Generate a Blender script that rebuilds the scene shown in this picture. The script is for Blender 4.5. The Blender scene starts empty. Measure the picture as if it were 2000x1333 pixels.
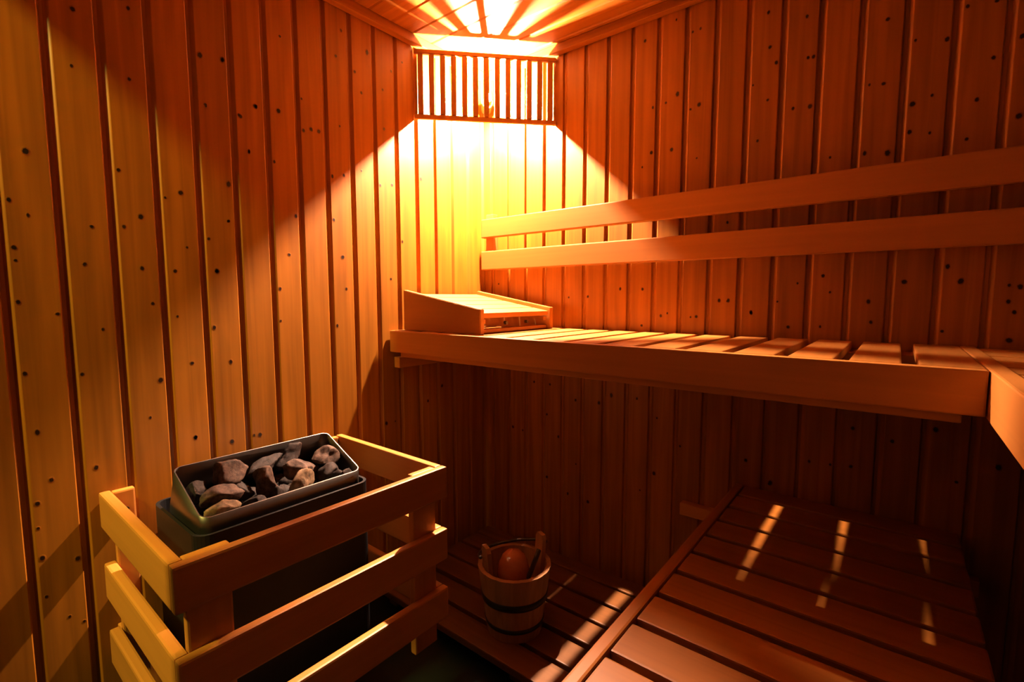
import bpy, bmesh, math, random
from mathutils import Vector, Matrix, noise

scn = bpy.context.scene
COL = scn.collection
R = math.radians

# ------------------------------------------------------------------ camera
cam_d = bpy.data.cameras.new('camera'); cam = bpy.data.objects.new('camera', cam_d); COL.objects.link(cam)
cam_d.sensor_width = 36; cam_d.lens = 937.68 / 2000 * 36; cam_d.clip_start = .01
r_ = Vector((0.779952547, 0.625838356, -0.000613904)); u_ = Vector((-0.05522586, 0.0698024, 0.99603099)); f_ = Vector((-0.62339725, 0.776823, -0.08900502))
cam.matrix_world = Matrix.Translation((1.4117, -1.5727, 1.0625)) @ Matrix((( r_.x, u_.x, -f_.x), (r_.y, u_.y, -f_.y), (r_.z, u_.z, -f_.z))).to_4x4()
scn.camera = cam

# ------------------------------------------------------------------ world, lights, exposure
w = bpy.data.worlds.new('world'); scn.world = w; w.use_nodes = True
bg = w.node_tree.nodes['Background']; bg.inputs[0].default_value = (.35, .6, .7, 1); bg.inputs[1].default_value = .002
BULB_POS = Vector((.122, -.112, 1.845)); BULB_R = .0115; BULB_STRENGTH = 122000; BULB_COL = (1, .62, .42)
ld = bpy.data.lights.new('corridor_light', 'AREA'); ld.shape = 'DISK'; ld.size = .22; ld.energy = 130; ld.color = (1, .80, .17)
lo = bpy.data.objects.new('corridor_light', ld); COL.objects.link(lo); lo.location = (.30, -3.0, 2.86)
lo.rotation_euler = (Vector((.25, -.9, .9)) - Vector(lo.location)).to_track_quat('-Z', 'Y').to_euler()
scn.view_settings.view_transform = 'Standard'; scn.view_settings.look = 'None'
scn.view_settings.exposure = 0; scn.view_settings.gamma = 1; scn.view_settings.use_curve_mapping = False
scn.cycles.use_denoising = True
scn.cycles.max_bounces = 10; scn.cycles.diffuse_bounces = 7; scn.cycles.glossy_bounces = 4
scn.cycles.sample_clamp_indirect = 6

# ------------------------------------------------------------------ helpers
def new_mat(name):
    m = bpy.data.materials.new(name); m.use_nodes = True
    return m, m.node_tree.nodes, m.node_tree.links, m.node_tree.nodes['Principled BSDF']

def wood(name, base, axis='z', pitch=None, across='x', off=0., rough=.5, vary=.14, spec=.35, streak=.21, knots=False):
    """spruce / aspen: grain streaks along `axis`, an own tint for every board (pitch metres wide along `across`)"""
    m, n, l, b = new_mat(name)
    tc = n.new('ShaderNodeTexCoord'); sep = n.new('ShaderNodeSeparateXYZ'); l.new(tc.outputs['Object'], sep.inputs[0])
    oi = n.new('ShaderNodeObjectInfo')
    # board index -> random
    if pitch:
        a = n.new('ShaderNodeMath'); a.operation = 'SUBTRACT'; l.new(sep.outputs['XYZ'.index(across.upper())], a.inputs[0]); a.inputs[1].default_value = off
        d = n.new('ShaderNodeMath'); d.operation = 'DIVIDE'; l.new(a.outputs[0], d.inputs[0]); d.inputs[1].default_value = pitch
        fl = n.new('ShaderNodeMath'); fl.operation = 'FLOOR'; l.new(d.outputs[0], fl.inputs[0])
        idx = n.new('ShaderNodeMath'); idx.operation = 'ADD'; l.new(fl.outputs[0], idx.inputs[0]); l.new(oi.outputs['Random'], idx.inputs[1])
        src = idx.outputs[0]
    else:
        src = oi.outputs['Random']
    wn = n.new('ShaderNodeTexWhiteNoise'); wn.noise_dimensions = '1D'; l.new(src, wn.inputs['W'])
    sc = {'x': (1.6, 48, 48), 'y': (48, 1.6, 48), 'z': (48, 48, 1.6)}[axis]
    mp = n.new('ShaderNodeMapping'); mp.inputs['Scale'].default_value = sc
    l.new(tc.outputs['Object'], mp.inputs[0])
    cx = n.new('ShaderNodeCombineXYZ'); mu = n.new('ShaderNodeMath'); mu.operation = 'MULTIPLY'; l.new(wn.outputs['Value'], mu.inputs[0]); mu.inputs[1].default_value = 37
    for i in range(3): l.new(mu.outputs[0], cx.inputs[i])
    l.new(cx.outputs[0], mp.inputs['Location'])
    nz = n.new('ShaderNodeTexNoise'); nz.inputs['Scale'].default_value = 1.; nz.inputs['Detail'].default_value = 4; nz.inputs['Distortion'].default_value = .6
    l.new(mp.outputs[0], nz.inputs['Vector'])
    # broad flame figure
    mp2 = n.new('ShaderNodeMapping'); mp2.inputs['Scale'].default_value = [s * .22 if s > 2 else s * .9 for s in sc]; l.new(tc.outputs['Object'], mp2.inputs[0]); l.new(cx.outputs[0], mp2.inputs['Location'])
    nz2 = n.new('ShaderNodeTexNoise'); nz2.inputs['Scale'].default_value = 1.; nz2.inputs['Detail'].default_value = 2; l.new(mp2.outputs[0], nz2.inputs['Vector'])
    sn = n.new('ShaderNodeMath'); sn.operation = 'MULTIPLY'; l.new(nz2.outputs[0], sn.inputs[0]); sn.inputs[1].default_value = 30
    si = n.new('ShaderNodeMath'); si.operation = 'SINE'; l.new(sn.outputs[0], si.inputs[0])
    mr = n.new('ShaderNodeMapRange'); mr.inputs[1].default_value = .3; mr.inputs[2].default_value = .7; mr.inputs[3].default_value = 1 + streak; mr.inputs[4].default_value = 1 - streak
    l.new(nz.outputs[0], mr.inputs[0])
    ms = n.new('ShaderNodeMath'); ms.operation = 'MULTIPLY_ADD'; l.new(si.outputs[0], ms.inputs[0]); ms.inputs[1].default_value = streak * .28; l.new(mr.outputs[0], ms.inputs[2])
    mv = n.new('ShaderNodeMapRange'); mv.inputs[3].default_value = 1 - vary; mv.inputs[4].default_value = 1 + vary; l.new(wn.outputs['Value'], mv.inputs[0])
    mm = n.new('ShaderNodeMath'); mm.operation = 'MULTIPLY'; l.new(ms.outputs[0], mm.inputs[0]); l.new(mv.outputs[0], mm.inputs[1])
    # darker streaks are also redder: per-channel power
    base_n = n.new('ShaderNodeVectorMath'); base_n.operation = 'SCALE'; base_n.inputs[0].default_value = base; l.new(mm.outputs[0], base_n.inputs['Scale'])
    out = base_n.outputs[0]
    if knots:
        at = n.new('ShaderNodeAttribute'); at.attribute_name = 'knot'
        kn = n.new('ShaderNodeTexNoise'); kn.inputs['Scale'].default_value = 260; l.new(tc.outputs['Object'], kn.inputs['Vector'])
        ka = n.new('ShaderNodeMath'); ka.operation = 'MULTIPLY_ADD'; l.new(kn.outputs[0], ka.inputs[0]); ka.inputs[1].default_value = .5; ka.inputs[2].default_value = -.25
        kb = n.new('ShaderNodeMath'); kb.operation = 'ADD'; l.new(ka.outputs[0], kb.inputs[0]); l.new(at.outputs['Fac'], kb.inputs[1])
        kz = n.new('ShaderNodeMath'); kz.operation = 'GREATER_THAN'; l.new(at.outputs['Fac'], kz.inputs[0]); kz.inputs[1].default_value = .001
        kr = n.new('ShaderNodeValToRGB'); e = kr.color_ramp.elements
        e[0].position = .12; e[0].color = (1, 1, 1, 1); e[1].position = .62; e[1].color = (.035, .02, .012, 1)
        e2 = e.new(.38); e2.color = (.62, .50, .42, 1)
        kc = n.new('ShaderNodeMath'); kc.operation = 'MULTIPLY'; l.new(kb.outputs[0], kc.inputs[0]); l.new(kz.outputs[0], kc.inputs[1])
        l.new(kc.outputs[0], kr.inputs[0])
        km = n.new('ShaderNodeVectorMath'); km.operation = 'MULTIPLY'; l.new(out, km.inputs[0]); l.new(kr.outputs[0], km.inputs[1])
        out = km.outputs[0]
    l.new(out, b.inputs['Base Color'])
    b.inputs['Roughness'].default_value = rough; b.inputs['Specular IOR Level'].default_value = spec
    bp = n.new('ShaderNodeBump'); bp.inputs['Strength'].default_value = .12; bp.inputs['Distance'].default_value = .001; l.new(nz.outputs[0], bp.inputs['Height']); l.new(bp.outputs[0], b.inputs['Normal'])
    return m

def plain(name, col, rough=.5, metal=0., spec=.5, nscale=0, namt=.3, bump=0):
    m, n, l, b = new_mat(name)
    b.inputs['Base Color'].default_value = (*col, 1); b.inputs['Roughness'].default_value = rough; b.inputs['Metallic'].default_value = metal
    b.inputs['Specular IOR Level'].default_value = spec
    if nscale:
        tc = n.new('ShaderNodeTexCoord'); nz = n.new('ShaderNodeTexNoise'); nz.inputs['Scale'].default_value = nscale; nz.inputs['Detail'].default_value = 6
        l.new(tc.outputs['Object'], nz.inputs['Vector'])
        mr = n.new('ShaderNodeMapRange'); mr.inputs[1].default_value = .25; mr.inputs[2].default_value = .75; mr.inputs[3].default_value = 1 - namt; mr.inputs[4].default_value = 1 + namt; l.new(nz.outputs[0], mr.inputs[0])
        vm = n.new('ShaderNodeVectorMath'); vm.operation = 'SCALE'; vm.inputs[0].default_value = col; l.new(mr.outputs[0], vm.inputs['Scale']); l.new(vm.outputs[0], b.inputs['Base Color'])
        if bump:
            bp = n.new('ShaderNodeBump'); bp.inputs['Strength'].default_value = bump; bp.inputs['Distance'].default_value = .004; l.new(nz.outputs[0], bp.inputs['Height']); l.new(bp.outputs[0], b.inputs['Normal'])
    return m

def obj(name, bm, mat, parent=None, smooth=False, loc=None):
    me = bpy.data.meshes.new(name); bm.to_mesh(me); bm.free()
    if smooth:
        for p in me.polygons: p.use_smooth = True
    o = bpy.data.objects.new(name, me); COL.objects.link(o)
    if mat: me.materials.append(mat)
    if parent: o.parent = parent
    if loc: o.location = loc
    return o

def tag(o, label, cat, group=None, kind=None):
    o['label'] = label; o['category'] = cat
    if group: o['group'] = group
    if kind: o['kind'] = kind
    return o

def thing(name, label, cat, loc=(0, 0, 0), group=None):
    o = bpy.data.objects.new(name, None); COL.objects.link(o); o.location = loc; o.empty_display_size = .1
    return tag(o, label, cat, group)

def box(bm, x0, x1, y0, y1, z0, z1, bev=.0025, seg=2, org=(0, 0, 0)):
    v = [bm.verts.new((x - org[0], y - org[1], z - org[2])) for x in (x0, x1) for y in (y0, y1) for z in (z0, z1)]
    fs = [bm.faces.new([v[i] for i in q]) for q in ((0, 1, 3, 2), (4, 6, 7, 5), (0, 4, 5, 1), (2, 3, 7, 6), (0, 2, 6, 4), (1, 5, 7, 3))]
    if bev:
        es = {e for f in fs for e in f.edges}
        bmesh.ops.bevel(bm, geom=list(es), offset=bev, segments=seg, affect='EDGES', profile=.6)
    return bm

def boxes(lst, org=(0, 0, 0), bev=.0025):
    bm = bmesh.new()
    for b in lst: box(bm, *b, bev=bev, org=org)
    return bm

def prism(bm, pts, ext, fn):
    """closed 2D outline pts extruded; fn(a, b, t) -> 3D"""
    A = [bm.verts.new(fn(a, b, 0)) for a, b in pts]; B = [bm.verts.new(fn(a, b, ext)) for a, b in pts]
    n_ = len(pts)
    bm.faces.new(A[::-1]); bm.faces.new(B)
    for i in range(n_): bm.faces.new((A[i], A[(i + 1) % n_], B[(i + 1) % n_], B[i]))
    bmesh.ops.recalc_face_normals(bm, faces=bm.faces)
    return bm

def lathe(bm, prof, seg=40, org=(0, 0, 0), close=False):
    rings = []
    for r, z in prof:
        rings.append([bm.verts.new((org[0] + r * math.cos(2 * math.pi * i / seg), org[1] + r * math.sin(2 * math.pi * i / seg), org[2] + z)) for i in range(seg)])
    for a, b in zip(rings, rings[1:]):
        for i in range(seg): bm.faces.new((a[i], a[(i + 1) % seg], b[(i + 1) % seg], b[i]))
    if close:
        bm.faces.new(rings[0][::-1]); bm.faces.new(rings[-1])
    bmesh.ops.recalc_face_normals(bm, faces=bm.faces)
    return bm

def tube(bm, pts, r, seg=10, caps=True):
    pts = [Vector(p) for p in pts]; rings = []
    for i, p in enumerate(pts):
        d = (pts[min(i + 1, len(pts) - 1)] - pts[max(i - 1, 0)]).normalized()
        a = d.orthogonal().normalized() if i == 0 else (rings_a - d * rings_a.dot(d)).normalized()
        rings_a = a; c = d.cross(a)
        rings.append([bm.verts.new(p + r * (math.cos(2 * math.pi * k / seg) * a + math.sin(2 * math.pi * k / seg) * c)) for k in range(seg)])
    for a, b in zip(rings, rings[1:]):
        for k in range(seg): bm.faces.new((a[k], a[(k + 1) % seg], b[(k + 1) % seg], b[k]))
    if caps: bm.faces.new(rings[0][::-1]); bm.faces.new(rings[-1])
    bmesh.ops.recalc_face_normals(bm, faces=bm.faces)
    return bm

# ------------------------------------------------------------------ materials
WALL = (.315, .113, .008)
PIT = .0898
YL0 = -.1046          # centre of the first groove on the left wall
XR0 = .0428           # centre of the first groove on the back wall
M_left = wood('spruce_cladding_left', WALL, 'z', PIT, 'y', YL0, rough=.42, knots=True)
M_back = wood('spruce_cladding_back', WALL, 'z', .09, 'x', XR0, rough=.42, knots=True)
M_ceil = wood('spruce_cladding_ceiling', WALL, 'x', .09, 'y', 0., rough=.45)
M_trim_x = wood('trim_wood_x', WALL, 'x', rough=.45); M_trim_y = wood('trim_wood_y', WALL, 'y', rough=.45); M_trim_z = wood('trim_wood_z', WALL, 'z', rough=.45)
BEN = (.45, .182, .034)
B_x = wood('bench_wood_x', BEN, 'x', rough=.45, streak=.07); B_y = wood('bench_wood_y', BEN, 'y', rough=.45, streak=.07); B_z = wood('bench_wood_z', BEN, 'z', rough=.45, streak=.07)
S_up = wood('upper_seat_wood', BEN, 'y', .1005, 'x', 1.434 - .1005 * 20, rough=.42, streak=.08)
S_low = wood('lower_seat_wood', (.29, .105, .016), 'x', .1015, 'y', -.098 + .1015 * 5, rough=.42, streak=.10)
S_ret = wood('corner_seat_wood', BEN, 'x', .1015, 'y', 0., rough=.42, streak=.08)
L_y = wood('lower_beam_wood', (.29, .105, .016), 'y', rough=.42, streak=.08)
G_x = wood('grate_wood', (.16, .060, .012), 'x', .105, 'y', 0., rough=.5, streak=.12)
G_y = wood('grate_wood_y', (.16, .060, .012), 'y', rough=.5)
M_bulb, n, l, b = new_mat('bulb_glow')
b.inputs['Base Color'].default_value = (0, 0, 0, 1); b.inputs['Emission Color'].default_value = (*BULB_COL, 1); b.inputs['Emission Strength'].default_value = BULB_STRENGTH
M_porc = plain('lamp_socket_porcelain', (.7, .62, .5), .3)
M_steel = plain('brushed_steel', (.15, .138, .125), .42, 1., nscale=18, namt=.08)
M_black = plain('black_enamel', (.006, .007, .009), .5, 0, .25, nscale=40, namt=.15)
M_inner = plain('heater_inner_dark', (.03, .028, .026), .7)
M_floor = plain('dark_green_floor', (.004, .012, .010), .3, 0, .5, nscale=9, namt=.25)
M_screw = plain('screw_steel', (.12, .11, .10), .35, 1.)
M_pail = wood('pail_wood', (.42, .20, .08), 'z', rough=.5, streak=.2)
M_hoop = plain('pail_hoop', (.035, .032, .03), .45, .6)
M_ladle = wood('ladle_wood', (.45, .14, .045), 'x', rough=.16, spec=.7, streak=.1)
M_handle = plain('ladle_handle_dark', (.035, .022, .014), .35)
M_dark_wall = plain('unseen_wall_dark', (.012, .010, .009), .08)  # near-black finish for the unseen walls, made up to cut bounce light
KL= [(-1.314, 1.679), (-1.323, 1.56), (-1.216, 1.724), (-1.223, 1.566), (-1.076, 1.675), (-1.021, 1.683), (-1.067, 1.557), (-0.994, 1.554), (-0.965, 1.463), (-0.943, 1.59), (-1.182, 1.308), (-1.134, 1.325), (-1.41, 1.234), (-1.434, 1.14), (-1.445, 1.055), (-1.439, 1.261), (-1.451, 1.166), (-1.327, 1.138), (-1.31, 1.222), (-1.252, 1.228), (-1.219, 1.255), (-1.223, 1.134), (-1.207, 1.05), (-1.156, 1.13), (-1.157, 1.017), (-1.131, 0.896), (-1.039, 0.89), (-1.061, 1.134), (-1.082, 1.217), (-1.346, 0.894), (-1.304, 0.992), (-1.088, 0.985), (-1.028, 1.268), (-1.405, 1.363), (-1.127, 1.191), (-1.255, 1.356), (-1.363, 1.029), (-1.449, 0.906), (-1.185, 0.861), (-1.425, 0.779), (-1.335, 0.676), (-1.227, 0.772), (-1.451, 0.503), (-1.434, 0.415), (-1.4, 0.351), (-1.362, 0.478), (-1.44, 0.625), (-1.367, 0.327), (-1.41, 0.67), (-1.447, 0.571), (-1.133, 0.7), (-1.021, 1.683), (-1.066, 1.554), (-0.994, 1.552), (-0.941, 1.589), (-0.879, 1.596), (-0.866, 1.804), (-0.816, 1.651), (-0.812, 1.561), (-0.965, 1.464), (-0.908, 1.451), (-0.782, 1.571), (-0.757, 1.571), (-0.685, 1.606), (-0.691, 1.816), (-0.67, 1.9), (-0.576, 1.87), (-0.625, 1.792), (-0.602, 1.734), (-0.517, 1.771), (-0.476, 1.844), (-1.006, 1.366), (-1.026, 1.269), (-1.062, 1.134), (-0.865, 1.191), (-0.896, 1.09), (-0.912, 0.996), (-0.726, 0.974), (-0.824, 1.306), (-0.728, 1.31), (-0.728, 1.445), (-0.676, 1.456), (-0.61, 1.483), (-0.551, 1.449), (-0.487, 1.459), (-0.501, 1.13), (-0.462, 1.266), (-0.689, 1.195), (-0.679, 1.093), (-0.369, 1.504), (-0.515, 1.642), (-0.432, 1.891), (-1.134, 0.701), (-1.047, 0.669), (-0.998, 0.674), (-0.972, 0.671), (-0.263, 0.712), (-0.338, 0.663), (-0.496, 0.614), (-0.546, 0.614)]
KR= [(0.713, 1.907), (0.816, 1.938), (0.892, 1.886), (0.863, 1.884), (0.826, 1.71), (0.895, 1.661), (0.861, 1.653), (0.789, 1.692), (0.745, 1.688), (0.812, 1.541), (0.893, 1.5), (0.761, 1.544), (0.713, 1.502), (1.035, 1.678), (1.08, 1.867), (1.176, 1.823), (1.088, 1.771), (1.183, 1.714), (1.088, 1.627), (1.153, 1.588), (1.201, 1.584), (1.212, 1.713), (1.066, 1.518), (1.352, 1.755), (1.323, 1.606), (1.352, 1.601), (1.322, 1.436), (1.369, 1.428), (1.493, 1.733), (1.547, 1.727), (1.409, 1.687), (1.467, 1.671), (1.447, 1.549), (1.406, 1.537), (1.448, 1.461), (1.549, 1.605), (1.515, 1.433), (1.527, 1.519), (1.598, 1.466), (1.592, 1.637), (1.118, 1.724), (1.247, 1.439), (1.397, 1.471), (1.186, 1.104), (1.128, 1.052), (1.068, 1.02), (1.168, 0.979), (1.0, 1.053), (1.246, 1.123), (1.264, 1.078), (1.35, 1.053), (1.358, 0.999), (1.246, 0.983), (1.42, 1.103), (1.493, 1.138), (1.525, 1.102), (1.488, 0.981), (1.607, 1.091), (1.625, 1.087), (1.608, 1.054), (1.619, 1.03), (1.615, 0.965), (1.486, 0.736), (1.292, 0.599), (1.335, 0.604), (1.073, 0.564), (1.126, 0.51), (1.334, 0.71), (1.419, 0.69), (1.547, 0.612), (1.238, 0.597), (1.617, 0.665), (0.428, 1.065), (0.511, 1.068), (0.724, 0.968), (0.791, 1.003), (0.813, 1.012), (0.724, 1.093), (0.641, 1.095), (1.003, 1.055), (0.976, 1.055), (1.069, 1.018), (0.89, 1.001), (0.908, 1.003), (0.266, 0.721), (0.344, 0.719), (0.463, 0.671), (0.569, 0.674), (0.713, 0.71), (0.614, 0.709), (0.33, 0.595), (0.221, 0.508), (0.389, 0.513), (0.155, 0.514), (0.468, 0.419), (0.314, 0.335), (0.523, 0.282), (0.432, 0.291), (0.732, 0.382), (0.779, 0.455), (0.869, 0.569), (1.071, 0.565), (0.787, 0.652), (1.125, 0.506), (0.077, 1.123), (0.992, 1.292)]

# ------------------------------------------------------------------ the setting
H = 1.992
def clad(name, a0, a1, z0, z1, g0, pitch, place, mat, knots=(), gw=.0185, dep=.0075, holes=None):
    """a tongue-and-groove wall: face at depth 0, recessed grooves every `pitch`; place(a, z, d) -> point, d>0 into the wall"""
    bm = bmesh.new(); kl = bm.verts.layers.float.new('knot')
    prof = [(a0, 0)]
    k = math.floor((a0 - g0) / pitch) + 1
    cs = []
    while g0 + k * pitch < a1:
        c = g0 + k * pitch; cs.append(c)
        prof += [(c - gw / 2 - .001, 0), (c - gw / 2 + .0005, .0010), (c - gw / 2 + .0030, dep), (c + gw / 2 - .0085, dep), (c + gw / 2 - .0007, .0008), (c + gw / 2 + .001, 0)]
        k += 1
    prof = [p for p in prof if a0 <= p[0] <= a1] + [(a1, 0)]
    nz_ = 8
    cols = [[bm.verts.new(place(a, z0 + (z1 - z0) * j / nz_, d)) for j in range(nz_ + 1)] for a, d in prof]
    for A, B in zip(cols, cols[1:]):
        for j in range(nz_): bm.faces.new((A[j], B[j], B[j + 1], A[j + 1]))
    # back skin so the wall has thickness
    P = [bm.verts.new(place(a, z, .03)) for a, z in ((a0, z0), (a1, z0), (a1, z1), (a0, z1))]
    bm.faces.new(P)
    bmesh.ops.recalc_face_normals(bm, faces=bm.faces)
    rnd = random.Random(5)
    for (a, z) in knots:
        if not (a0 + .01 < a < a1 - .01): continue
        r = rnd.choice((.0042, .0055, .0065, .0085)) ; rz = r * rnd.uniform(1.0, 1.45)
        # keep the knot on the face of its board
        for c in cs:
            if abs(a - c) < gw / 2 + r: a = c + math.copysign(gw / 2 + r + .0012, a - c)
        ctr = bm.verts.new(place(a, z, -.0003)); ctr[kl] = 1.0
        prev = None; N = 16; rings = []
        for f, v in ((.35, .85), (.6, .45), (1., .002)):
            ring = []
            for i in range(N):
                t = 2 * math.pi * i / N; j = 1 + .05 * math.sin(2 * t + a * 99)
                q = bm.verts.new(place(a + f * r * j * math.cos(t), z + f * rz * j * math.sin(t), -.0003 if f < 1 else -.00005)); q[kl] = v; ring.append(q)
            rings.append(ring)
        for i in range(N):
            bm.faces.new((ctr, rings[0][i], rings[0][(i + 1) % N]))
            for A, B in zip(rings, rings[1:]): bm.faces.new((A[i], B[i], B[(i + 1) % N], A[(i + 1) % N]))
    o = obj(name, bm, mat); o['kind'] = 'structure'
    return o

XW, YF = 2.06, -1.66
clad('wall_left', YF, 0, 0, H, YL0, PIT, lambda a, z, d: (-d, a, z), M_left, KL)
clad('wall_back', 0, XW, 0, H, XR0, .09, lambda a, z, d: (a, d, z), M_back, KR)
o = obj('wall_right', boxes([(XW, XW + .03, YF - .03, .03, 0, H)], bev=.001), M_dark_wall); o['kind'] = 'structure'
# unseen front wall; stepped opening by the left wall, shaped to steer corridor light
DX0, DXM, DX1, DZ0, DZ1, DZM = .035, .12, .47, .0, 1.868, 1.22
o = obj('wall_front', boxes([(DX1, XW, YF - .03, YF, 0, H)], bev=.001), M_dark_wall); o['kind'] = 'structure'
o = obj('trim_1', boxes([(0, DX1, YF - .03, YF, DZ1, H)], bev=.001), M_trim_x); o['kind'] = 'structure'
o = obj('light_blocker', boxes([(DXM, DX1, YF - .03, YF, DZM, DZ1)], bev=.001), M_trim_x); o['kind'] = 'structure'  # added unseen panel, keeps corridor light off the back wall and pail
o = obj('trim_2', boxes([(0, DX0, YF - .03, YF, 0, DZ1)], bev=.001), M_trim_z); o['kind'] = 'structure'
# ceiling boards run along x
clad('ceiling', YF, 0, 0, XW, -.045, .09, lambda a, z, d: (z, a, H + d), M_ceil, gw=.008, dep=.004)
o = obj('floor', boxes([(-.03, XW + .03, YF - .03, .03, -.04, 0)], bev=0), M_floor); o['kind'] = 'structure'
def cove(name, p0, p1, mat):
    bm = bmesh.new(); box(bm, *p0, *p1, bev=.003); o = obj(name, bm, mat); o['kind'] = 'structure'
cove('trim_3', (0, .028, YF), (-.030, 1.962, H), M_trim_y)
cove('trim_4', (.030, XW - .030, -.028), (0, 1.962, H), M_trim_x)
cove('trim_5', (XW - .028, XW, YF), (-.030, 1.962, H), M_trim_y)

# ------------------------------------------------------------------ corner lamp behind its slatted shade
lamp = thing('corner_lamp', 'glowing corner lamp behind a slatted wooden shade under the ceiling', 'lamp', (0, 0, 1.72))
def P3(x, y, z): return (x, y, z - 1.72)
E0 = Vector((.004, -.382, 0)); E1 = Vector((.365, -.004, 0)); D = (E1 - E0); LD = D.length; D.normalize(); Nn = Vector((-D.y, D.x, 0)) # Nn points to the corner
def bar_along(bm, s0, s1, n0, n1, z0, z1, bev=.002):
    vs = []
    for s in (s0, s1):
        for nn in (n0, n1):
            for z in (z0, z1):
                p = E0 + D * s + Nn * nn; vs.append(bm.verts.new(P3(p.x, p.y, z)))
    fs = [bm.faces.new([vs[i] for i in q]) for q in ((0, 1, 3, 2), (4, 6, 7, 5), (0, 4, 5, 1), (2, 3, 7, 6), (0, 2, 6, 4), (1, 5, 7, 3))]
    bmesh.ops.bevel(bm, geom=list({e for f in fs for e in f.edges}), offset=bev, segments=2, affect='EDGES')
    bmesh.ops.recalc_face_normals(bm, faces=bm.faces)
bm = bmesh.new(); bar_along(bm, 0, LD, -.007, .007, 1.938, 1.954); obj('shade_rail', bm, B_x, lamp)
bm = bmesh.new(); bar_along(bm, 0, LD, -.007, .007, 1.712, 1.728); obj('shade_rail', bm, B_x, lamp)
bm = bmesh.new()
for k in range(13):
    s = .0225 + k * (LD - .045) / 12
    bar_along(bm, s - .0095, s + .0095, -.008, .016, 1.7275, 1.939, .003)
sl = obj('shade_slats', bm, B_z, lamp); sl['label'] = 'thin upright wooden slats'
bm = bmesh.new(); bmesh.ops.create_uvsphere(bm, u_segments=24, v_segments=14, radius=BULB_R)
bulb = obj('bulb', bm, M_bulb, lamp, smooth=True, loc=P3(*BULB_POS)); bulb['label'] = 'glowing white bulb'
bm = bmesh.new(); c = BULB_POS; wallp = Vector((0.004, -.0, c.z)); 
dirc = Vector((-.7, .7, 0)).normalized()
tube(bm, [P3(*(c + dirc * t)) for t in (.020, .060)], .013, 16); tube(bm, [P3(*(c + dirc * t)) for t in (.058, .135)], .021, 20)
obj('bulb_holder', bm, M_porc, lamp)

# ------------------------------------------------------------------ upper bench on the back wall
ZT, YB = .948, -.515
org = (0, 0, ZT - .08)
ub = thing('upper_bench', 'long slatted upper bench along the back wall with headrest on it', 'bench', org)
def bb(lst, bev=.0025, o_=org): return boxes(lst, o_, bev)
gaps = [1.434 - .1005 * k for k in range(15)][::-1]
gaps = [g for g in gaps if g > .06]
xs = [.006] + gaps + [1.531]
S = []
for i in range(len(xs) - 1):
    a = xs[i] + (.012 if i else 0); b_ = xs[i + 1] - (.012 if i < len(xs) - 2 else .001)
    S.append((a, b_, YB + .026, -.012, ZT - .021, ZT))
obj('slatted_seat', bb(S, .003), S_up, ub)
obj('front_board', bb([(.004, 1.530, YB, YB + .024, ZT - .076, ZT - .0005)], .003), B_x, ub)
obj('front_bearer', bb([(.03, 1.505, YB + .018 + .008, YB + .085, ZT - .095, ZT - .0215)], .003), B_x, ub)
obj('back_bearer', bb([(.03, 1.53, -.100, -.003, ZT - .07, ZT - .0215)], .003), B_x, ub)
obj('wall_cleat', bb([(.001, .030, YB + .02, -.02, ZT - .135, ZT - .0965)], .002), B_y, ub)

# return part of the upper bench along the right wall
o2 = (1.532, 0, ZT - .08)
rb = thing('corner_bench', 'upper bench section turning the corner at the right edge', 'bench', o2)
XR_ = 1.532
S = []
y = -.006; k = 0
while y > YF + .1:
    S.append((XR_ + .028, XW - .006, y - .089, y, ZT - .024, ZT - .004)); y -= .1015
obj('slatted_seat', bb(S, .003, o2), S_ret, rb)
obj('front_board', bb([(XR_, XR_ + .027, YF + .004, -.003, ZT - .080, ZT)], .003, o2), B_y, rb)
obj('back_bearer', bb([(XW - .08, XW - .035, YF + .02, -.03, ZT - .07, ZT - .0245)], .003, o2), B_y, rb)
obj('front_bearer', bb([(XR_ + .03, XR_ + .07, YF + .02, -.03, ZT - .075, ZT - .0245)], .003, o2), B_y, rb)

# ------------------------------------------------------------------ backrest rails
br = thing('backrest', 'backrest of two long horizontal boards on the back wall', 'backrest', (0, 0, 1.18))
ob = (0, 0, 1.18)
obj('backrest_board', bb([(.028, XW - .004, -.056, -.032, 1.313, 1.390)], .004, ob), B_x, br)
obj('backrest_board', bb([(.028, XW - .004, -.056, -.032, 1.180, 1.258)], .004, ob), B_x, br)
for x in (.034, 1.90): obj('backrest_bracket', bb([(x, x + .04, -.0315, -.001, 1.185, 1.412 if x < .1 else 1.385)], .002, ob), B_z, br)

# ------------------------------------------------------------------ headrest wedge
hz = ZT + .001
hr = thing('headrest', 'wedge shaped slatted wooden headrest on the upper bench', 'headrest', (.2, -.26, hz))
def hp(x, y, z): return (x - .2, y + .26, z - hz)
def side(name, y0):
    bm = bmesh.new()
    pts = [(.028, hz), (.400, hz), (.400, hz + .079), (.385, hz + .081), (.028, hz + .143)]
    prism(bm, pts, .02, lambda a, b_, t: hp(a, y0 + t, b_))
    bmesh.ops.bevel(bm, geom=bm.edges[:], offset=.002, segments=2, affect='EDGES')
    return obj(name, bm, B_x, hr)
side('side_panel', -.470); side('side_panel', -.085)
bm = bmesh.new()
sl0, sl1 = .03, .395
for k in range(5):
    a0 = sl0 + k * .0735; a1 = a0 + .0665
    zt0 = hz + .143 - (a0 - .028) * (.143 - .0795) / .365 - .014; zt1 = hz + .143 - (a1 - .028) * (.143 - .0795) / .365 - .014
    prism(bm, [(a0, zt0 - .016), (a1, zt1 - .016), (a1, zt1), (a0, zt0)], .363, lambda a, b_, t: hp(a, -.449 + t, b_))
hs = obj('slatted_rest', bm, B_y, hr)
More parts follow.
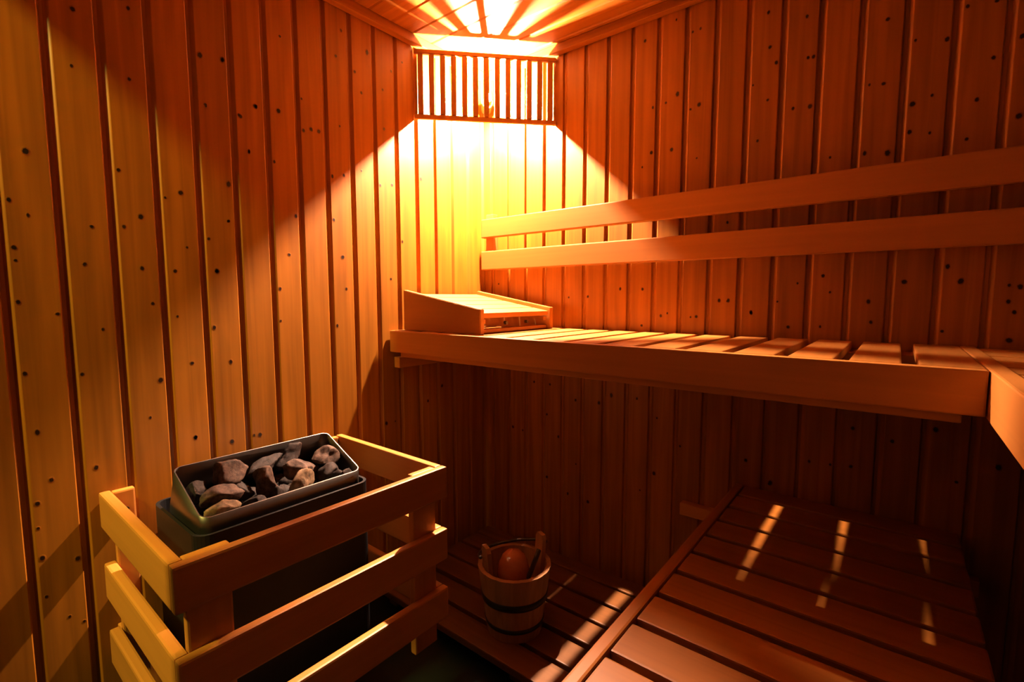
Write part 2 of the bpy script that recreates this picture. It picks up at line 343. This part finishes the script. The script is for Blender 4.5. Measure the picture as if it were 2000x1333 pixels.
for y0 in (-.449, -.107):
    bm = bmesh.new(); prism(bm, [(.05, hz + .06), (.385, hz + .032), (.385, hz + .045), (.05, hz + .10)], .02, lambda a, b_, t: hp(a, y0 + t, b_))
    obj('inner_batten', bm, B_x, hr)
obj('foot_batten', boxes([(.360 - .2, .386 - .2, -.449 + .26, -.087 + .26, .002, .014)], bev=.002), B_y, hr)
for y in (-.40, -.28, -.16):
    bm = bmesh.new(); tube(bm, [hp(.340, y, hz + .028), hp(.352, y, hz + .028)], .006, 10)
    obj('screw', bm, M_steel, hr)

# ------------------------------------------------------------------ lower bench
ZL = .488
ol = (1.3, -.8, 0)
lb = thing('lower_bench', 'lower slatted bench in the shade under the upper bench', 'bench', ol)
S = []
edges = [-.006]; y = -.0985 + .0
k = 0
while y > YF + .06:
    edges.append(y); y -= .1015
for a, b_ in zip(edges, edges[1:]): S.append((1.0735, 1.558, b_ + .016, a, ZL - .026, ZL - .002))
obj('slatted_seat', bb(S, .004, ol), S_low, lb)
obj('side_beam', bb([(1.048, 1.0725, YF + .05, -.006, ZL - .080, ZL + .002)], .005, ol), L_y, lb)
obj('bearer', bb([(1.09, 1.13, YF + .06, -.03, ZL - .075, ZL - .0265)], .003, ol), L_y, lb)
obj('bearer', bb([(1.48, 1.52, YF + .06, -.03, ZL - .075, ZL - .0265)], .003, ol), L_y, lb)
obj('wall_cleat', bb([(.884, 1.60, -.030, -.001, .348, .388)], .002, ol), B_x, lb)
for x in (1.085, 1.475):
    obj('leg', bb([(x, x + .05, -.62, -.57, .002, ZL - .0755)], .003, ol), B_z, lb)
    obj('leg', bb([(x, x + .05, YF + .08, YF + .13, .002, ZL - .0755)], .003, ol), B_z, lb)
    obj('leg', bb([(x, x + .05, -.08, -.031, .389, ZL - .0755)], .003, ol), B_z, lb)

# ------------------------------------------------------------------ floor grate
og = (.9, -.33, 0)
gr = thing('floor_grate', 'dark wooden duckboard grate on the floor below the pail', 'duckboard', og)
S = [(.036, 1.98, y0, y1, .026, .050) for y0, y1 in ((-.099, -.030), (-.196, -.110), (-.297, -.211), (-.400, -.311), (-.510, -.421), (-.612, -.526))]
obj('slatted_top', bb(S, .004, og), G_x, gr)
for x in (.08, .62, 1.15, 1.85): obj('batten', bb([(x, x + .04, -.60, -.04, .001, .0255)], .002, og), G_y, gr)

# ------------------------------------------------------------------ wooden guard round the heater
gd = thing('heater_guard', 'three-tier wooden guard rail around the stone heater', 'guard', (.27, -1.04, 0))
ogd = (.27, -1.04, 0)
XF = .531; Y0, Y1 = -1.343, -.742
for z1 in (.632, .467, .308):
    zb = z1 - .082
    obj('front_rail', bb([(XF - .021, XF, Y0, Y1, zb, z1)], .005, ogd), B_y, gd)
    obj('side_rail', bb([(.046, XF - .0215, Y0, Y0 + .021, zb, z1)], .005, ogd), B_x, gd)
    obj('side_rail', bb([(.046, XF - .0215, Y1 - .021, Y1, zb, z1)], .005, ogd), B_x, gd)
for (x0, x1, y0, y1) in ((XF - .0415, XF - .0220, Y0 + .022, Y0 + .095), (XF - .0415, XF - .0220, Y1 - .095, Y1 - .022),
                         (.0465, .066, Y0 + .022, Y0 + .062), (.0465, .066, Y1 - .062, Y1 - .022)):
    obj('post', bb([(x0, x1, y0, y1, .160 if x0 > .1 else .2, .630)], .004, ogd), B_z, gd)
for y0 in (Y0 + .024, Y1 - .060):
    for z0 in (.22, .54): obj('wall_spacer', bb([(.001, .046, y0, y0 + .036, z0, z0 + .07)], .003, ogd), B_z, gd)
for y0 in (Y0 + .044, Y1 - .044):
    bm = bmesh.new(); tube(bm, [(.0655 - ogd[0], y0 - ogd[1], .585), (.0675 - ogd[0], y0 - ogd[1], .585)], .005, 12)
    obj('screw', bm, M_screw, gd)

# ------------------------------------------------------------------ the heater: black body, steel stone tray
def rrect(x0, x1, y0, y1, r, n_=6):
    pts = []
    for cx_, cy_, a0 in ((x1 - r, y1 - r, 0), (x0 + r, y1 - r, 90), (x0 + r, y0 + r, 180), (x1 - r, y0 + r, 270)):
        for i in range(n_ + 1):
            a = R(a0 + 90 * i / n_); pts.append((cx_ + r * math.cos(a), cy_ + r * math.sin(a)))
    return pts
oh = (.25, -1.065, 0)
ht = thing('sauna_heater', 'black box heater with steel stone tray by the left wall', 'heater', oh)
def shell(bm, outer, inner, z0, z1fn, org=oh, ztop_in=None):
    """vertical wall following outline, with thickness, open on top; z1fn(x, y) gives the rim height"""
    n_ = len(outer)
    def V(p, z): return bm.verts.new((p[0] - org[0], p[1] - org[1], z - org[2]))
    o0 = [V(p, z0) for p in outer]; o1 = [V(p, z1fn(*p)) for p in outer]; i1 = [V(p, z1fn(*p)) for p in inner]; i0 = [V(p, z0) for p in inner]
    for i in range(n_):
        j = (i + 1) % n_
        bm.faces.new((o0[i], o0[j], o1[j], o1[i])); bm.faces.new((o1[i], o1[j], i1[j], i1[i])); bm.faces.new((i1[i], i1[j], i0[j], i0[i]))
    return i0, o0
bm = bmesh.new()
i0, o0 = shell(bm, rrect(.110, .385, -1.262, -.870, .030), rrect(.1165, .3785, -1.2555, -.8765, .025), .17, lambda x, y: .600)
bm.faces.new(o0[::-1]); bmesh.ops.recalc_face_normals(bm, faces=bm.faces)
hb = obj('heater_body', bm, M_black, ht)
bm = bmesh.new(); box(bm, .119, .377, -1.253, -.879, .175, .50, bev=.004, org=oh)
obj('heater_core', bm, M_inner, ht)
for yy in (-1.20, -.93): obj('wall_bracket', bb([(.001, .109, yy - .015, yy + .015, .30, .50)], .003, oh), M_black, ht)
# tray: side profile falls from the tall back to the low front; back leans
def tray_pt(x, y, z):
    return (x, y, z)
bm = bmesh.new()
TX0, TX1, TY0, TY1 = .138, .358, -1.243, -.878
outer = rrect(TX0, TX1, TY0, TY1, .020, 8); inner = rrect(TX0 + .0022, TX1 - .0022, TY0 + .0022, TY1 - .0022, .018, 8)
def rim(x, y):
    s = (x - TX0) / (TX1 - TX0)
    z = .694 - .070 * s
    return z
n_ = len(outer)
def lean(p, z):   # the back edge leans forward with height
    s = (p[0] - TX0) / (TX1 - TX0); k_ = max(0, (z - .58)) / .114
    return (p[0] + .060 * k_ * max(0, 1 - s * 1.15), p[1])
levels = [.515, .56, .60, None]
def ringz(pl_, lev):
    out = []
    for p in pl_:
        z = lev if lev is not None else rim(*p)
        q = lean(p, z); out.append(bm.verts.new((q[0] - oh[0], q[1] - oh[1], z)))
    return out
RO = [ringz(outer, L_) for L_ in levels]; RI = [ringz(inner, L_) for L_ in levels]
for A, B in zip(RO, RO[1:]):
    for i in range(n_): bm.faces.new((A[i], A[(i + 1) % n_], B[(i + 1) % n_], B[i]))
for A, B in zip(RI, RI[1:]):
    for i in range(n_): bm.faces.new((A[i], B[i], B[(i + 1) % n_], A[(i + 1) % n_]))
for i in range(n_): bm.faces.new((RO[-1][i], RO[-1][(i + 1) % n_], RI[-1][(i + 1) % n_], RI[-1][i]))
bm.faces.new(RI[0]); bm.faces.new(RO[0][::-1])
bmesh.ops.recalc_face_normals(bm, faces=bm.faces)
tr = obj('stone_tray', bm, M_steel, ht); tr['label'] = 'brushed steel tray with high back and low front'
for p in tr.data.polygons: p.use_smooth = abs(p.normal.z) < .5


# ------------------------------------------------------------------ stones
def rock_mat(name, c1, c2):
    m, n, l, b = new_mat(name)
    tc = n.new('ShaderNodeTexCoord'); nz = n.new('ShaderNodeTexNoise'); nz.inputs['Scale'].default_value = 55; nz.inputs['Detail'].default_value = 9; nz.inputs['Roughness'].default_value = .7
    oi = n.new('ShaderNodeObjectInfo'); ad = n.new('ShaderNodeVectorMath'); ad.operation = 'ADD'; l.new(tc.outputs['Object'], ad.inputs[0]); l.new(oi.outputs['Random'], ad.inputs[1]); l.new(ad.outputs[0], nz.inputs['Vector'])
    cr = n.new('ShaderNodeValToRGB'); cr.color_ramp.elements[0].position = .35; cr.color_ramp.elements[0].color = (*c1, 1); cr.color_ramp.elements[1].position = .68; cr.color_ramp.elements[1].color = (*c2, 1)
    l.new(nz.outputs[0], cr.inputs[0]); l.new(cr.outputs[0], b.inputs['Base Color']); b.inputs['Roughness'].default_value = .75; b.inputs['Specular IOR Level'].default_value = .2
    bp = n.new('ShaderNodeBump'); bp.inputs['Strength'].default_value = .7; bp.inputs['Distance'].default_value = .003; l.new(nz.outputs[0], bp.inputs['Height']); l.new(bp.outputs[0], b.inputs['Normal'])
    return m
R_dark = rock_mat('stone_dark', (.008, .007, .007), (.042, .033, .030))
R_mid = rock_mat('stone_mid', (.018, .013, .011), (.145, .095, .07))
R_pale = rock_mat('stone_pale', (.045, .030, .018), (.27, .18, .10))
def stone(p, size, rot, mat, label, seed, cuts=8):
    size = [s * 1.2 for s in size]
    bm = bmesh.new(); bmesh.ops.create_icosphere(bm, subdivisions=4, radius=1)
    rnd = random.Random(seed)
    pl_ = []
    for _ in range(cuts):
        n_ = Vector((rnd.gauss(0, 1), rnd.gauss(0, 1), rnd.gauss(0, 1))).normalized(); pl_.append((n_, rnd.uniform(.42, .80)))
    for v in bm.verts:
        c = v.co.copy()
        for n_, d in pl_:
            e = c.dot(n_) - d
            if e > 0: c -= n_ * e * .93
        c += c.normalized() * (noise.noise(c * 1.7 + Vector((seed, 0, 0))) * .16 + noise.noise(c * 5 + Vector((0, seed, 0))) * .05)
        v.co = c
    M = Matrix.Rotation(R(rot[2]), 3, 'Z') @ Matrix.Rotation(R(rot[1]), 3, 'Y') @ Matrix.Rotation(R(rot[0]), 3, 'X')
    for v in bm.verts:
        v.co = M @ Vector((v.co.x * size[0], v.co.y * size[1], v.co.z * size[2]))
    o = obj('sauna_stone', bm, mat, smooth=True, loc=p)
    tag(o, label, 'stone', 'stones in the heater tray')
    return o
STONES = [
 ((.243, -1.150, .664), (.026, .040, .030), (0, -20, 10), R_mid, 'tall rounded grey stone against the tray back, left of centre'),
 ((.300, -1.182, .638), (.024, .038, .019), (5, 20, -10), R_mid, 'wide brown-pink stone just behind the pale front left stone'),
 ((.330, -1.196, .620), (.016, .032, .019), (0, 10, 12), R_pale, 'pale flat-faced stone in the front left corner of the tray'),
 ((.296, -1.093, .640), (.030, .021, .032), (0, -35, 25), R_mid, 'pointed brown stone standing in the middle of the tray'),
 ((.245, -1.066, .662), (.016, .042, .017), (10, 15, 15), R_dark, 'curved dark stone behind the pointed middle stone'),
 ((.232, -1.004, .664), (.026, .036, .027), (15, 0, 0), R_dark, 'black stone at the tray back, right of centre'),
 ((.285, -.998, .643), (.026, .040, .022), (0, 18, -15), R_mid, 'smooth grey-brown sloping stone, the largest right of centre'),
 ((.326, -1.024, .626), (.018, .037, .023), (25, 10, 5), R_pale, 'ochre streaked stone below the sloping grey-brown stone'),
 ((.262, -.922, .646), (.026, .036, .025), (-10, 0, 20), R_mid, 'olive-grey stone in the back right corner of the tray'),
 ((.318, -.940, .622), (.026, .040, .022), (0, 12, 0), R_dark, 'dark wedge stone near the front right end of the tray'),
 ((.252, -1.214, .644), (.022, .021, .022), (0, 0, 30), R_dark, 'small dark stone in the back left corner of the tray'),
 ((.330, -1.127, .612), (.018, .036, .022), (25, 0, -5), R_dark, 'slanted dark slab leaning at the tray front, left of centre'),
 ((.332, -1.072, .610), (.016, .020, .028), (0, -10, 0), R_dark, 'narrow dark stone at the tray front, centre'),
 ((.280, -1.140, .628), (.022, .026, .020), (0, 0, 0), R_dark, 'dark stone in the hollow between the tall and pointed stones'),
 ((.335, -.905, .612), (.014, .018, .020), (0, 0, 0), R_dark, 'small dark stone in the front right corner of the tray'),
]
for i, (p, s, r, m, lab) in enumerate(STONES): stone(p, s, r, m, lab, i * 7 + 3)
# buried stones filling the tray below the visible ones are part of the fill
bm = bmesh.new(); rnd = random.Random(9)
for i in range(60):
    t = bmesh.ops.create_icosphere(bm, subdivisions=2, radius=1)
    c = Vector((rnd.uniform(.175, .325), rnd.uniform(-1.21, -.91), 0)); c.z = .606 - (c.x - .17) * .28 + rnd.uniform(-.02, .0); s = Vector((rnd.uniform(.018, .026), rnd.uniform(.02, .028), rnd.uniform(.016, .022)))
    for v in t['verts']:
        d = v.co.copy(); d *= 1 + .22 * noise.noise(d * 1.6 + Vector((i * 3.1, 0, 0))); v.co = c + Vector((d.x * s.x, d.y * s.y, d.z * s.z))
o = obj('stone_fill', bm, R_dark, smooth=True); tag(o, 'dark heap of small stones filling the gaps low in the tray', 'stones', kind='stuff')

# ------------------------------------------------------------------ pail and ladle
PC = Vector((.536, -.470, .0505))
pail = thing('sauna_pail', 'round wooden pail with dark hoops standing on the duckboard', 'bucket', PC)
def rad(z): return .084 + (.112 - .084) * z / .205
bm = bmesh.new(); NS = 18; seg = NS * 4
def stave_r(i, r):   # small v joints between the staves
    return r - (.0012 if i % 4 == 0 else 0)
rings = []
for (dr, z) in ((0, 0), (0, .07), (0, .14), (0, .205), (-.013, .205), (-.013, .10), (-.013, .022)):
    rings.append([bm.verts.new(((stave_r(i, rad(z)) + dr) * math.cos(2 * math.pi * i / seg), (stave_r(i, rad(z)) + dr) * math.sin(2 * math.pi * i / seg), z)) for i in range(seg)])
for A, B in zip(rings, rings[1:]):
    for i in range(seg): bm.faces.new((A[i], A[(i + 1) % seg], B[(i + 1) % seg], B[i]))
bm.faces.new(rings[-1]); bm.faces.new(rings[0][::-1]); bmesh.ops.recalc_face_normals(bm, faces=bm.faces)
obj('stave_body', bm, M_pail, pail)
for z0, z1 in ((.105, .128), (.030, .045)):
    bm = bmesh.new(); lathe(bm, [(rad(z0) + .0002, z0), (rad(z0) + .0022, z0 + .001), (rad(z1) + .0022, z1 - .001), (rad(z1) + .0002, z1)], 64)
    obj('hoop', bm, M_hoop, pail, smooth=True)
axis = Vector((.44, .90, 0)).normalized()   # ears left and right as seen from the camera
for s in (-1, 1):
    bm = bmesh.new(); c = axis * s * .1045; t = Vector((-axis.y, axis.x, 0))
    pr = [(-.022, .10), (.022, .10), (.022, .262), (.015, .276), (-.015, .276), (-.022, .262)]
    prism(bm, pr, .013, lambda a, b_, e: tuple(c * (1 + (b_ - .2) * .8) + t * a + axis * s * (e - .0235) + Vector((0, 0, b_))))
    obj('ear', bm, M_pail, pail)
bm = bmesh.new()
hp_ = []
for i in range(17):
    a = math.pi * i / 16; hp_.append(axis * math.cos(a) * .111 + Vector((axis.y, -axis.x, 0)) * -.092 * math.sin(a) + Vector((0, 0, .245 - .022 * math.sin(a))))
tube(bm, hp_, .005, 8); obj('bail_handle', bm, M_handle, pail, smooth=True)
# ladle lying bowl-down across the pail
LC = PC + Vector((.004, -.010, .168))
ladle = thing('ladle', 'reddish-brown wooden ladle with dark handle resting in the pail', 'ladle', LC)
bm = bmesh.new()
prof = [(.048, 0), (.050, .004), (.049, .02), (.044, .045), (.033, .066), (.018, .079), (.002, .083)]
lathe(bm, prof, 40); 
for v in list(bm.verts): pass
lathe(bm, [(.048, 0), (.046, .003), (.044, .02), (.038, .042), (.028, .060), (.002, .077)], 40)
obj('ladle_bowl', bm, M_ladle, ladle, smooth=True)
bm = bmesh.new(); tube(bm, [(.050, .006, .008), (.058, .012, .03), (.066, .022, .062), (.072, .032, .092)], .0075, 10)
obj('ladle_handle', bm, M_handle, ladle, smooth=True)
